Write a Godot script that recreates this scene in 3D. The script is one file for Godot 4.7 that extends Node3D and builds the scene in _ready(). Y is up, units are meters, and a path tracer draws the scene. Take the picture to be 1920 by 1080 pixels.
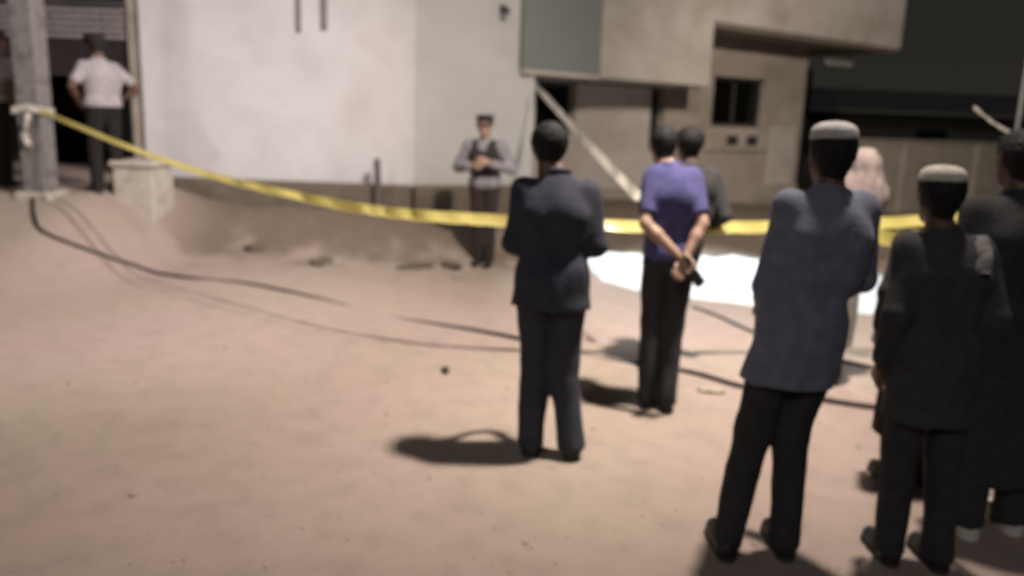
extends Node3D

# A blurred night frame: people standing behind a barrier tape on a dirt yard, buildings behind.
var taken := {}
var rng := RandomNumberGenerator.new()
var bumps := FastNoiseLite.new()
var folds := FastNoiseLite.new()

# ------------------------------------------------------------------ naming
func numbered(called: String, parent: Node) -> String:
	var key := str(parent.get_instance_id()) + called
	var n: int = taken.get(key, 0)
	taken[key] = n + 1
	return called if n == 0 else "%s_%03d" % [called, n]

func tag(o: Node, label: String, category: String, group := "", kind := "") -> void:
	if label: o.set_meta("label", label)
	if category: o.set_meta("category", category)
	if group: o.set_meta("group", group)
	if kind: o.set_meta("kind", kind)

func thing(called: String, at: Vector3, turn: float, label: String, category: String, group := "") -> Node3D:
	var o := Node3D.new()
	o.name = numbered(called, self)
	add_child(o)
	o.position = at
	o.rotation.y = turn
	tag(o, label, category, group)
	return o

func put(called: String, mesh: Mesh, m: Material, parent: Node = null) -> MeshInstance3D:
	if parent == null: parent = self
	var o := MeshInstance3D.new()
	o.name = numbered(called, parent)
	o.mesh = mesh
	o.material_override = m
	parent.add_child(o)
	return o

# ------------------------------------------------------------------ plain geometry
func mb() -> SurfaceTool:
	var st := SurfaceTool.new()
	st.begin(Mesh.PRIMITIVE_TRIANGLES)
	return st

func tri(st: SurfaceTool, a: Vector3, b: Vector3, c: Vector3, out: Vector3) -> void:
	var n := (c - a).cross(b - a)
	if n.length_squared() < 1e-16: return
	n = n.normalized()
	if n.dot(out) < 0.0:
		var s := b
		b = c
		c = s
		n = -n
	for v in [a, b, c]:
		st.set_normal(n)
		st.add_vertex(v)

func quad(st: SurfaceTool, a: Vector3, b: Vector3, c: Vector3, d: Vector3, out: Vector3) -> void:
	tri(st, a, b, c, out)
	tri(st, a, c, d, out)

# box between two corners, edges chamfered by ch
func bx(st: SurfaceTool, lo: Vector3, hi: Vector3, ch := 0.0, tr := Transform3D()) -> void:
	var c := (lo + hi) / 2.0
	var h := (hi - lo) / 2.0
	ch = minf(ch, minf(h.x, minf(h.y, h.z)) * 0.9)
	var P := func(s: Vector3, full: int) -> Vector3:
		var q := Vector3(h.x - ch, h.y - ch, h.z - ch)
		q[full] = h[full]
		return tr * (c + q * s)
	for ax in 3:
		var b := (ax + 1) % 3
		var d := (ax + 2) % 3
		for sg in [-1.0, 1.0]:
			var pts := []
			for k in [[-1, -1], [1, -1], [1, 1], [-1, 1]]:
				var s := Vector3.ZERO
				s[ax] = sg
				s[b] = k[0]
				s[d] = k[1]
				pts.append(P.call(s, ax))
			var o := Vector3.ZERO
			o[ax] = sg
			quad(st, pts[0], pts[1], pts[2], pts[3], tr.basis * o)
		if ch > 0.0:
			for sb in [-1.0, 1.0]:
				for sd in [-1.0, 1.0]:
					var s1 := Vector3.ZERO
					s1[b] = sb
					s1[d] = sd
					var s2 := s1
					s1[ax] = -1.0
					s2[ax] = 1.0
					var o2 := Vector3.ZERO
					o2[b] = sb
					o2[d] = sd
					quad(st, P.call(s1, b), P.call(s2, b), P.call(s2, d), P.call(s1, d), tr.basis * o2)
	if ch > 0.0:
		for sx in [-1.0, 1.0]:
			for sy in [-1.0, 1.0]:
				for sz in [-1.0, 1.0]:
					var s := Vector3(sx, sy, sz)
					tri(st, P.call(s, 0), P.call(s, 1), P.call(s, 2), tr.basis * s)

func box(called: String, lo: Vector3, hi: Vector3, m: Material, parent: Node = null, ch := 0.0) -> MeshInstance3D:
	var st := mb()
	bx(st, lo, hi, ch)
	return put(called, st.commit(), m, parent)

func ring_mesh(rings: Array, closed_ends := true) -> ArrayMesh:
	# rings: arrays of the same number of points; a smooth skin through them
	var v := PackedVector3Array()
	var ix := PackedInt32Array()
	var n: int = rings[0].size()
	for r in rings:
		for p in r: v.append(p)
	for i in rings.size() - 1:
		for j in n:
			var a := i * n + j
			var b := i * n + (j + 1) % n
			var c := a + n
			var d := b + n
			ix.append_array([a, b, c, b, d, c])
	if closed_ends:
		for e in [0, rings.size() - 1]:
			var mid := Vector3.ZERO
			for p in rings[e]: mid += p / n
			var base := v.size()
			v.append(mid)
			for p in rings[e]: v.append(p)
			for j in n:
				if e == 0: ix.append_array([base, base + 1 + (j + 1) % n, base + 1 + j])
				else: ix.append_array([base, base + 1 + j, base + 1 + (j + 1) % n])
	return smooth_mesh(v, ix)

func smooth_mesh(v: PackedVector3Array, ix: PackedInt32Array, col := PackedColorArray(), flip := false) -> ArrayMesh:
	var nn := PackedVector3Array()
	nn.resize(v.size())
	for t in range(0, ix.size(), 3):
		if flip:
			var s := ix[t + 1]
			ix[t + 1] = ix[t + 2]
			ix[t + 2] = s
		var a := v[ix[t]]
		var n := (v[ix[t + 2]] - a).cross(v[ix[t + 1]] - a)
		nn[ix[t]] += n
		nn[ix[t + 1]] += n
		nn[ix[t + 2]] += n
	for i in nn.size(): nn[i] = nn[i].normalized() if nn[i].length_squared() > 1e-20 else Vector3.UP
	var arr := []
	arr.resize(Mesh.ARRAY_MAX)
	arr[Mesh.ARRAY_VERTEX] = v
	arr[Mesh.ARRAY_NORMAL] = nn
	arr[Mesh.ARRAY_INDEX] = ix
	if col.size(): arr[Mesh.ARRAY_COLOR] = col
	var m := ArrayMesh.new()
	m.add_surface_from_arrays(Mesh.PRIMITIVE_TRIANGLES, arr)
	return m

func tube(path: Array, r0: float, r1: float, sides := 8) -> ArrayMesh:
	var rings := []
	var side := Vector3.ZERO
	for i in path.size():
		var a: Vector3 = path[maxi(i - 1, 0)]
		var b: Vector3 = path[mini(i + 1, path.size() - 1)]
		var dir := (b - a).normalized()
		if side == Vector3.ZERO: side = dir.cross(Vector3.UP if absf(dir.y) < 0.9 else Vector3.RIGHT).normalized()
		side = (side - dir * side.dot(dir)).normalized()
		var up := dir.cross(side)
		var r := lerpf(r0, r1, float(i) / (path.size() - 1))
		var ring := []
		for j in sides:
			var t := TAU * j / sides
			ring.append(path[i] + side * cos(t) * r + up * sin(t) * r)
		rings.append(ring)
	return ring_mesh(rings)

func lathe(profile: Array, sx := 1.0, sz := 1.0, sides := 24) -> ArrayMesh:
	# profile: Vector2(radius, y) from the bottom up
	var rings := []
	for p in profile:
		var ring := []
		for j in sides:
			var t := -TAU * j / sides
			ring.append(Vector3(cos(t) * p.x * sx, p.y, sin(t) * p.x * sz))
		rings.append(ring)
	return ring_mesh(rings)

func spline(pts: Array, per := 8) -> Array:
	var out := []
	for i in pts.size() - 1:
		var a: Vector3 = pts[maxi(i - 1, 0)]
		var b: Vector3 = pts[i]
		var c: Vector3 = pts[i + 1]
		var d: Vector3 = pts[mini(i + 2, pts.size() - 1)]
		for k in per: out.append(b.cubic_interpolate(c, a, d, float(k) / per))
	out.append(pts[-1])
	return out

# ------------------------------------------------------------------ distance fields and surface nets
class Field:
	var o: Vector3
	var c: float
	var nx: int
	var ny: int
	var nz: int
	var f := PackedFloat32Array()

	func _init(lo: Vector3, hi: Vector3, cell: float) -> void:
		o = lo
		c = cell
		nx = int((hi.x - lo.x) / cell) + 2
		ny = int((hi.y - lo.y) / cell) + 2
		nz = int((hi.z - lo.z) / cell) + 2
		f.resize(nx * ny * nz)
		f.fill(0.6)

	# a tapered capsule joined with a smooth minimum (k), or carved out (carve); ends flat where cut0 / cut1
	func bone(a: Vector3, b: Vector3, ra: float, rb: float, k := 0.03, cut0 := false, cut1 := false, carve := false) -> void:
		var m := maxf(ra, rb) + k + 2.5 * c
		var x0 := maxi(0, int((minf(a.x, b.x) - m - o.x) / c))
		var x1 := mini(nx - 1, int((maxf(a.x, b.x) + m - o.x) / c) + 1)
		var y0 := maxi(0, int((minf(a.y, b.y) - m - o.y) / c))
		var y1 := mini(ny - 1, int((maxf(a.y, b.y) + m - o.y) / c) + 1)
		var z0 := maxi(0, int((minf(a.z, b.z) - m - o.z) / c))
		var z1 := mini(nz - 1, int((maxf(a.z, b.z) + m - o.z) / c) + 1)
		var dx := b.x - a.x
		var dy := b.y - a.y
		var dz := b.z - a.z
		var l2 := maxf(dx * dx + dy * dy + dz * dz, 1e-9)
		var inv := 1.0 / l2
		var ln := sqrt(l2)
		var dr := rb - ra
		var plain := not (cut0 or cut1)
		for iz in range(z0, z1 + 1):
			var pz := o.z + iz * c - a.z
			for iy in range(y0, y1 + 1):
				var py := o.y + iy * c - a.y
				var i := (iz * ny + iy) * nx + x0
				var px := o.x + x0 * c - a.x
				var part := py * dy + pz * dz
				for ix in range(x0, x1 + 1):
					var tt := (px * dx + part) * inv
					var t := clampf(tt, 0.0, 1.0)
					var ex := px - dx * t
					var ey := py - dy * t
					var ez := pz - dz * t
					var d := sqrt(ex * ex + ey * ey + ez * ez) - ra - dr * t
					if not plain:
						if cut0: d = maxf(d, -tt * ln)
						if cut1: d = maxf(d, (tt - 1.0) * ln)
					var old := f[i]
					if carve:
						var h2 := maxf(k - absf(old + d), 0.0) / k
						f[i] = maxf(old, -d) + h2 * h2 * k * 0.25
					else:
						var h := maxf(k - absf(old - d), 0.0) / k
						f[i] = minf(old, d) - h * h * k * 0.25
					i += 1
					px += c

	# keep what lies where (p - at) . n < 0
	func keep(at: Vector3, n: Vector3) -> void:
		var i := 0
		for iz in nz:
			for iy in ny:
				var base := (o.y + iy * c - at.y) * n.y + (o.z + iz * c - at.z) * n.z
				for ix in nx:
					f[i] = maxf(f[i], base + (o.x + ix * c - at.x) * n.x)
					i += 1

	func rough(noise: FastNoiseLite, amount: float, stretch := Vector3.ONE) -> void:
		var i := 0
		for iz in nz:
			for iy in ny:
				for ix in nx:
					var d := f[i]
					if d < 3.0 * c and d > -3.0 * c:
						f[i] = d + amount * noise.get_noise_3d((o.x + ix * c) * stretch.x, (o.y + iy * c) * stretch.y, (o.z + iz * c) * stretch.z)
					i += 1

	func net(v: PackedVector3Array, ix: PackedInt32Array) -> void:
		var at := {}
		var sxy := nx * ny
		var offs := [0, 1, nx, nx + 1, sxy, sxy + 1, sxy + nx, sxy + nx + 1]
		var lim := 2.0 * c
		for z in nz - 1:
			for y in ny - 1:
				var i := (z * ny + y) * nx
				for x in nx - 1:
					var d0 := f[i]
					if d0 > -lim and d0 < lim:
						var mask := 0
						for k in 8:
							if f[i + offs[k]] < 0.0: mask |= 1 << k
						if mask != 0 and mask != 255:
							var sum := Vector3.ZERO
							var n := 0
							for k in 8:
								for ax in 3:
									var bit := 1 << ax
									if k & bit: continue
									var k2 := k | bit
									var a := f[i + offs[k]]
									var b := f[i + offs[k2]]
									if (a < 0.0) != (b < 0.0):
										var t := a / (a - b)
										var p := Vector3(k & 1, (k >> 1) & 1, (k >> 2) & 1)
										p[ax] += t
										sum += p
										n += 1
							at[i] = v.size()
							v.append(o + (Vector3(x, y, z) + sum / n) * c)
					i += 1
		var step := [1, nx, sxy]
		for i in at:
			var d: float = f[i]
			for ax in 3:
				var e: float = f[i + step[ax]]
				if (d < 0.0) == (e < 0.0): continue
				var s1: int = step[(ax + 1) % 3]
				var s2: int = step[(ax + 2) % 3]
				if not (at.has(i - s1) and at.has(i - s2) and at.has(i - s1 - s2)): continue
				var a: int = at[i]
				var b: int = at[i - s1]
				var q: int = at[i - s1 - s2]
				var w: int = at[i - s2]
				if d < 0.0: ix.append_array([a, q, b, a, w, q])
				else: ix.append_array([a, b, q, a, q, w])

func field_mesh(fl: Field) -> ArrayMesh:
	var v := PackedVector3Array()
	var ix := PackedInt32Array()
	fl.net(v, ix)
	return smooth_mesh(v, ix)

# ------------------------------------------------------------------ textures and materials
func noise_tex(sd: int, freq: float, octaves: int, ramp: Array, size := 512, normal := false, strength := 4.0) -> NoiseTexture2D:
	var n := FastNoiseLite.new()
	n.seed = sd
	n.frequency = freq
	n.fractal_octaves = octaves
	var t := NoiseTexture2D.new()
	t.noise = n
	t.width = size
	t.height = size
	t.seamless = true
	t.as_normal_map = normal
	if normal: t.bump_strength = strength
	if ramp.size():
		var g := Gradient.new()
		g.offsets = PackedFloat32Array(range(ramp.size()).map(func(i): return float(i) / (ramp.size() - 1)))
		g.colors = PackedColorArray(ramp)
		t.color_ramp = g
	return t

var tex := {}
func surface(color: Color, rough: float, map := "", scale := 1.0, normal := "", nscale := 1.0) -> StandardMaterial3D:
	var m := StandardMaterial3D.new()
	m.albedo_color = color
	m.roughness = rough
	m.metallic_specular = 0.35
	m.uv1_triplanar = true
	m.uv1_world_triplanar = true
	m.uv1_scale = Vector3.ONE * scale
	if map: m.albedo_texture = tex[map]
	if normal:
		m.normal_enabled = true
		m.normal_texture = tex[normal]
		m.normal_scale = nscale
	return m

func cloth(r: float, g: float, b: float, rim := 0.25) -> StandardMaterial3D:
	var m := surface(Color(r, g, b).linear_to_srgb(), 0.9, "cloth", 2.2, "weave", 0.22)
	m.uv1_world_triplanar = false
	m.rim_enabled = true
	m.rim = rim
	m.rim_tint = 0.6
	return m

func skin(r: float, g: float, b: float) -> StandardMaterial3D:
	var m := StandardMaterial3D.new()
	m.albedo_color = Color(r, g, b).linear_to_srgb()
	m.vertex_color_use_as_albedo = true
	m.roughness = 0.5
	m.metallic_specular = 0.4
	return m

func lit(c: Color, e: float) -> StandardMaterial3D:
	var m := StandardMaterial3D.new()
	m.albedo_color = Color(0.8, 0.8, 0.8)
	m.emission_enabled = true
	m.emission = c
	m.emission_energy_multiplier = e
	return m

# ------------------------------------------------------------------ the yard's ground
func ground_y(x: float, zd: float) -> float:
	# zd: metres away from the street side. A bank of earth climbs to the buildings; on the left it is a gentle ramp.
	var foot := lerpf(9.1, 10.9, smoothstep(-0.6, 1.4, x))
	var top := lerpf(0.52, 0.06, smoothstep(0.5, 9.0, x))
	var bank := smoothstep(0.0, 1.5, zd - foot) * top
	var ramp := smoothstep(6.6, 9.3, zd) * 0.74 + smoothstep(9.3, 10.6, zd) * 0.06
	var y := lerpf(ramp, bank, smoothstep(-5.0, -3.7, x))
	if zd > 9.0 and zd < 13.0 and x > -4.0: y += bumps.get_noise_2d(x * 3.0, zd * 3.0) * 0.05 * (1.0 - absf(zd - 10.2) / 3.0 if absf(zd - 10.2) < 3.0 else 0.0)
	return y + bumps.get_noise_2d(x * 0.6, zd * 0.6) * 0.009 * smoothstep(2.0, 4.5, zd)

func on_ground(x: float, z: float, up := 0.0) -> Vector3:
	return Vector3(x, ground_y(x, -z) + up, z)

func build_ground(m: Material) -> void:
	var xs := PackedFloat32Array()
	var zs := PackedFloat32Array()
	var s := 0.0
	var far := []
	var at := 0.0
	s = 0.3
	while at < 180.0:
		at += s
		s *= 1.3
		far.append(at)
	for i in range(far.size() - 1, -1, -1): xs.append(-9.0 - far[i])
	for i in 151: xs.append(-9.0 + i * 0.12)
	for e in far: xs.append(9.0 + e)
	for i in range(far.size() - 1, -1, -1): zs.append(0.5 - far[i])
	for i in 151: zs.append(0.5 + i * 0.11)
	for e in far: zs.append(17.0 + e)
	var v := PackedVector3Array()
	var col := PackedColorArray()
	var ix := PackedInt32Array()
	var patch := FastNoiseLite.new()
	patch.seed = 12
	patch.frequency = 0.35
	patch.fractal_octaves = 4
	for z in zs:
		for x in xs:
			v.append(Vector3(x, ground_y(x, z), -z))
			var foot := lerpf(9.3, 10.7, smoothstep(-0.6, 1.4, x))
			# dark loose earth on the bank, pale trodden dirt in the yard
			var soil := smoothstep(-0.35, 0.5, z - foot + patch.get_noise_2d(x * 4.0, z * 4.0) * 0.9) * smoothstep(-4.8, -3.6, x)
			var t := 1.0 + patch.get_noise_2d(x, z) * 0.06
			var pale := Color(1.0, 0.825, 0.735).lerp(Color(0.95, 0.83, 0.69), clampf(0.5 + patch.get_noise_2d(x + 40.0, z) * 1.2, 0, 1))
			var c := pale.lerp(Color(0.5, 0.415, 0.325), soil) * t
			col.append(Color(c.r, c.g, c.b, 1.0))
	var n := xs.size()
	for j in zs.size() - 1:
		for i in n - 1:
			var a := j * n + i
			ix.append_array([a, a + n, a + 1, a + 1, a + n, a + n + 1])
	var o := put("ground", smooth_mesh(v, ix, col), m)
	tag(o, "pale dirt yard with a dark earth bank at the walls", "ground", "", "structure")

# ------------------------------------------------------------------ people
var heads := {}
var hands := {}
var mats := {}

func head_net(cell: float) -> Array:
	if heads.has(cell): return heads[cell]
	var f := Field.new(Vector3(-0.12, -0.16, -0.15), Vector3(0.12, 0.15, 0.13), cell)
	f.bone(Vector3(0, 0.03, 0.022), Vector3(0, 0.034, -0.016), 0.081, 0.078, 0.02)
	f.bone(Vector3(0, -0.01, -0.02), Vector3(0, -0.04, -0.045), 0.066, 0.054, 0.03)
	f.bone(Vector3(0, -0.06, -0.045), Vector3(0, -0.09, -0.062), 0.044, 0.026, 0.03)
	for s in [-1.0, 1.0]:
		f.bone(Vector3(s * 0.052, -0.035, -0.01), Vector3(s * 0.02, -0.088, -0.05), 0.022, 0.02, 0.03)
		f.bone(Vector3(s * 0.042, -0.012, -0.064), Vector3(s * 0.05, -0.012, -0.05), 0.02, 0.018, 0.02)
	f.bone(Vector3(-0.036, 0.027, -0.074), Vector3(0.036, 0.027, -0.074), 0.016, 0.016, 0.015)
	for s in [-1.0, 1.0]:
		f.bone(Vector3(s * 0.031, 0.008, -0.1), Vector3(s * 0.034, 0.008, -0.098), 0.015, 0.015, 0.012, false, false, true)
		f.bone(Vector3(s * 0.031, 0.008, -0.0775), Vector3(s * 0.032, 0.008, -0.0775), 0.0125, 0.0125, 0.003)
	f.bone(Vector3(0, 0.012, -0.085), Vector3(0, -0.022, -0.104), 0.010, 0.0135, 0.014)
	for s in [-1.0, 1.0]: f.bone(Vector3(s * 0.01, -0.026, -0.094), Vector3(s * 0.012, -0.027, -0.09), 0.0095, 0.009, 0.01)
	f.bone(Vector3(-0.02, -0.052, -0.083), Vector3(0.02, -0.052, -0.083), 0.0085, 0.0085, 0.008)
	f.bone(Vector3(-0.017, -0.064, -0.083), Vector3(0.017, -0.064, -0.083), 0.0095, 0.0095, 0.008)
	for s in [-1.0, 1.0]:
		f.bone(Vector3(s * 0.081, 0.02, 0.012), Vector3(s * 0.075, -0.028, 0.0), 0.017, 0.011, 0.008)
		f.bone(Vector3(s * 0.1, 0.012, 0.0), Vector3(s * 0.098, -0.012, -0.004), 0.009, 0.007, 0.006, false, false, true)
	f.bone(Vector3(0, -0.05, 0.022), Vector3(0, -0.13, 0.03), 0.055, 0.055, 0.03)
	var v := PackedVector3Array()
	var ix := PackedInt32Array()
	f.net(v, ix)
	var col := PackedColorArray()
	for p in v:
		var c := Color(1, 1, 1)
		for s in [-1.0, 1.0]:
			var e: float = p.distance_to(Vector3(s * 0.0315, 0.008, -0.0775))
			if e < 0.0142 and p.z < -0.08: c = Color(1.6, 1.6, 1.6) if Vector2(p.x - s * 0.0315, p.y - 0.008).length() > 0.0055 else Color(0.1, 0.08, 0.07)
			if absf(p.x - s * 0.034) < 0.02 and absf(p.y - 0.031 + absf(p.x) * 0.08) < 0.005 and p.z < -0.07: c = Color(0.25, 0.2, 0.2)
		if absf(p.x) < 0.024 and p.y < -0.044 and p.y > -0.073 and p.z < -0.083: c = Color(0.8, 0.55, 0.55)
		col.append(c)
	heads[cell] = [v, ix, col]
	return heads[cell]

func hand_net(curl: float) -> Array:
	# a right hand hanging from the wrist: fingers towards -y, thumb towards -z, palm towards -x
	if hands.has(curl): return hands[curl]
	var f := Field.new(Vector3(-0.09, -0.215, -0.085), Vector3(0.04, 0.03, 0.06), 0.0034)
	f.bone(Vector3(0, 0.02, 0), Vector3(0, -0.02, 0), 0.025, 0.024, 0.02)
	var len := [0.92, 1.0, 0.94, 0.76]
	for i in 4:
		var z := -0.031 + i * 0.0205
		var kn := Vector3(0.002, -0.092 + absf(i - 1.2) * 0.004, z)
		f.bone(Vector3(0, -0.018, z * 0.55), kn, 0.0145, 0.0115, 0.014)
		var ang := 0.15 + curl * 0.7
		var p := kn
		for k in 3:
			var L: float = [0.045, 0.028, 0.021][k] * len[i]
			var q := p + Vector3(-sin(ang), -cos(ang), 0.06 * (i - 1.5) * (1.0 - curl)) * L
			var r: float = [0.0094, 0.0084, 0.0074][k]
			f.bone(p, q, r, r - 0.001, 0.004)
			p = q
			ang += 0.2 + curl * 0.75
	var b := Vector3(-0.006, -0.024, -0.024)
	var m := Vector3(-0.016, -0.058, -0.05 + curl * 0.012)
	var t := m + Vector3(-0.008 - curl * 0.014, -0.03, -0.008 + curl * 0.014)
	f.bone(Vector3(0, -0.01, -0.006), b, 0.016, 0.0145, 0.014)
	f.bone(b, m, 0.0135, 0.0105, 0.008)
	f.bone(m, t, 0.0102, 0.0084, 0.005)
	f.bone(t, t + Vector3(-0.004 - curl * 0.01, -0.02, curl * 0.006), 0.0088, 0.007, 0.004)
	var v := PackedVector3Array()
	var ix := PackedInt32Array()
	f.net(v, ix)
	hands[curl] = [v, ix]
	return hands[curl]

func join(v: PackedVector3Array, ix: PackedInt32Array, col: PackedColorArray, src: Array, tr: Transform3D) -> void:
	var base := v.size()
	var mirrored := tr.basis.determinant() < 0.0
	for i in src[0].size():
		v.append(tr * src[0][i])
		col.append(src[2][i] if src.size() > 2 else Color.WHITE)
	var s: PackedInt32Array = src[1]
	for t in range(0, s.size(), 3):
		ix.append(base + s[t])
		ix.append(base + s[t + (2 if mirrored else 1)])
		ix.append(base + s[t + (1 if mirrored else 2)])

# d: pose and clothes. Local axes: the person faces -z, their right is +x, feet on y = 0, standing height 1.72.
func person(d: Dictionary) -> Node3D:
	var root := thing("person", d.at, d.get("turn", 0.0), d.label, "person", d.get("group", ""))
	root.scale = Vector3(d.get("slim", 1.0), 1, 1) * (d.get("height", 1.72) / 1.72)
	var cell: float = d.get("cell", 0.013)
	var hip: Vector3 = d.get("hip", Vector3(0, 0.93, 0))
	var chest: Vector3 = d.get("chest", Vector3(0, 1.27, 0.0))
	var nk: Vector3 = d.get("neck", chest + Vector3(0, 0.2, -0.04))
	var hd: Vector3 = d.get("head", nk + Vector3(0, 0.135, -0.03))
	var w: float = d.get("wide", 1.0)
	var el: Vector3 = d.el
	var er: Vector3 = d.er
	var wl: Vector3 = d.wl
	var wr: Vector3 = d.wr
	var fl: Vector3 = d.fl
	var fr: Vector3 = d.fr
	var sl := chest + Vector3(-0.165 * w, 0.115, -0.03)
	var sr := chest + Vector3(0.165 * w, 0.115, -0.03)
	var hl := hip + Vector3(-0.088, -0.02, 0)
	var hr := hip + Vector3(0.088, -0.02, 0)
	var al := fl + Vector3(0, 0.085, 0.02)
	var ar := fr + Vector3(0, 0.085, 0.02)
	var kl: Vector3 = d.get("kl", (hl + al) / 2.0 + Vector3(0, 0.03, -0.03))
	var kr: Vector3 = d.get("kr", (hr + ar) / 2.0 + Vector3(0, 0.03, -0.03))
	var lo := Vector3(-0.5, -0.02, -0.5)
	var hi := Vector3(0.5, 1.8, 0.42)
	for p in [el, er, wl, wr, fl, fr, hd]:
		lo = lo.min(p - Vector3(0.16, 0.05, 0.2))
		hi = hi.max(p + Vector3(0.16, 0.16, 0.16))
	lo.x = minf(el.x, minf(wl.x, minf(fl.x, sl.x))) - 0.17
	hi.x = maxf(er.x, maxf(wr.x, maxf(fr.x, sr.x))) + 0.17
	lo.z = minf(-0.2, minf(minf(el.z, er.z), minf(wl.z, wr.z)) - 0.12)
	hi.z = maxf(0.22, maxf(maxf(el.z, er.z), maxf(wl.z, wr.z)) + 0.12)
	# the body, one skin
	var f := Field.new(lo, hi, cell)
	f.bone(chest + Vector3(-0.07 * w, 0, 0), chest + Vector3(0.07 * w, 0, 0), 0.078, 0.078)
	f.bone(chest + Vector3(0, -0.05, 0), hip + Vector3(0, 0.12, 0), 0.078, 0.075, 0.03)
	f.bone(hip + Vector3(-0.06, 0, 0), hip + Vector3(0.06, 0, 0), 0.08, 0.08, 0.03)
	f.bone(sl, sr, 0.042, 0.042, 0.05)
	f.bone(chest + Vector3(0, 0.1, 0), nk, 0.07, 0.056, 0.05)
	f.bone(nk, hd + Vector3(0, -0.06, 0.022), 0.054, 0.05, 0.03)
	for a in [[sl, el, wl], [sr, er, wr]]:
		f.bone(a[0], a[1], 0.044, 0.037, 0.02)
		f.bone(a[1], a[1].lerp(a[2], 0.35), 0.038, 0.04, 0.02)
		f.bone(a[1].lerp(a[2], 0.35), a[2], 0.04, 0.026, 0.02)
	for a in [[hl, kl, al, fl], [hr, kr, ar, fr]]:
		f.bone(a[0], a[1], 0.07, 0.046, 0.02)
		f.bone(a[1], a[1].lerp(a[2], 0.35) + Vector3(0, 0, 0.012), 0.046, 0.049, 0.02)
		f.bone(a[1].lerp(a[2], 0.35) + Vector3(0, 0, 0.012), a[2], 0.049, 0.032, 0.02)
		f.bone(a[3] + Vector3(0, 0.04, 0.04), a[3] + Vector3(0, 0.03, -0.14), 0.034, 0.026, 0.02)
	var v := PackedVector3Array()
	var ix := PackedInt32Array()
	var col := PackedColorArray()
	f.net(v, ix)
	col.resize(v.size())
	col.fill(Color.WHITE)
	var ht := Transform3D(Basis.from_euler(Vector3(d.get("nod", 0.0), d.get("look", 0.0), d.get("tilt", 0.0))), hd)
	join(v, ix, col, head_net(d.get("head_cell", 0.0045)), ht)
	for a in [[el, wl, -1.0], [er, wr, 1.0]]:
		var y: Vector3 = (a[0] - a[1]).normalized()
		var palm: Vector3 = d.get("palm_l" if a[2] < 0 else "palm_r", Vector3(-a[2], 0, 0))   # where the palm looks
		var x := (-palm + y * palm.dot(y)).normalized()
		var z := x.cross(y)
		if a[2] < 0: z = -z
		join(v, ix, col, hand_net(d.get("curl", 0.45)), Transform3D(Basis(x, y, z), a[1]))
	put("body", smooth_mesh(v, ix, col), d.skin, root)
	# trousers
	var g := Field.new(lo, Vector3(hi.x, hip.y + 0.3, hi.z), cell)
	g.bone(hip + Vector3(-0.065, 0.02, 0), hip + Vector3(0.065, 0.02, 0), 0.104, 0.104, 0.04)
	var loose: float = d.get("loose", 0.0)
	for a in [[hl, kl, al, fl], [hr, kr, ar, fr]]:
		g.bone(a[0], a[1], 0.098 + loose * 0.3, 0.072 + loose * 0.7, 0.035)
		g.bone(a[1], a[2] + Vector3(0, -0.035, 0.0), 0.072 + loose * 0.7, 0.06 + loose, 0.03, false, true)
	g.keep(hip + Vector3(0, 0.13, 0), Vector3.UP)
	g.rough(folds, 0.010, Vector3(0.8, 0.5, 0.8))
	put("trousers", field_mesh(g), d.trousers, root)
	# shirt, tunic or robe
	var hem: float = d.get("hem", 0.86)
	var t := Field.new(Vector3(lo.x, minf(hem, minf(wl.y, wr.y)) - 0.1, lo.z), Vector3(hi.x, 1.66, hi.z), cell)
	var fat: float = d.get("fat", 0.0)
	t.bone(chest + Vector3(-0.078 * w, 0.0, 0.012), chest + Vector3(0.078 * w, 0.0, 0.012), 0.112 + fat, 0.11 + fat, 0.04)
	t.bone(chest + Vector3(-0.058, -0.12, 0), chest + Vector3(0.058, -0.12, 0), 0.108 + fat, 0.108 + fat, 0.06)
	t.bone(hip + Vector3(-0.064, 0.05, 0), hip + Vector3(0.064, 0.05, 0), 0.127 + fat * 0.7, 0.124 + fat * 0.7, 0.06)
	if hem < 0.84:
		var y2 := hem - 0.1
		var mid := Vector3((kl.x + kr.x) / 2.0, 0, 0) if hem < 0.75 else hip
		var flare: float = d.get("flare", 0.02)
		t.bone(Vector3(hip.x - 0.07, hip.y - 0.05, hip.z), Vector3(mid.x - 0.075 - flare, y2, hip.z), 0.12, 0.125, 0.05)
		t.bone(Vector3(hip.x + 0.07, hip.y - 0.05, hip.z), Vector3(mid.x + 0.075 + flare, y2, hip.z), 0.12, 0.125, 0.05)
		t.bone(hip, Vector3(mid.x, y2, hip.z), 0.13, 0.135, 0.05)
	t.bone(sl + Vector3(0.02, -0.01, 0), sr + Vector3(-0.02, -0.01, 0), 0.058, 0.058, 0.07)
	t.bone(chest + Vector3(0, 0.09, -0.01), nk + Vector3(0, 0.012, 0.004), 0.1, 0.062, 0.08, false, true)
	t.keep(Vector3(0, hem, 0), Vector3(0, -1, 0))
	var short: bool = d.get("short", false)
	var sw: float = d.get("sleeve", 0.0)
	for a in [[sl, el, wl], [sr, er, wr]]:
		if short: t.bone(a[0], a[0].lerp(a[1], 0.8), 0.06 + sw, 0.056 + sw, 0.035, false, true)
		else:
			t.bone(a[0], a[1], 0.06 + sw, 0.051 + sw, 0.05)
			t.bone(a[1], a[1].lerp(a[2], 0.93), 0.051 + sw, 0.04 + sw, 0.02, false, true)
	t.rough(folds, 0.008, Vector3(0.8, 0.45, 0.8))
	put(d.get("top_name", "shirt"), field_mesh(t), d.shirt, root)
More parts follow.
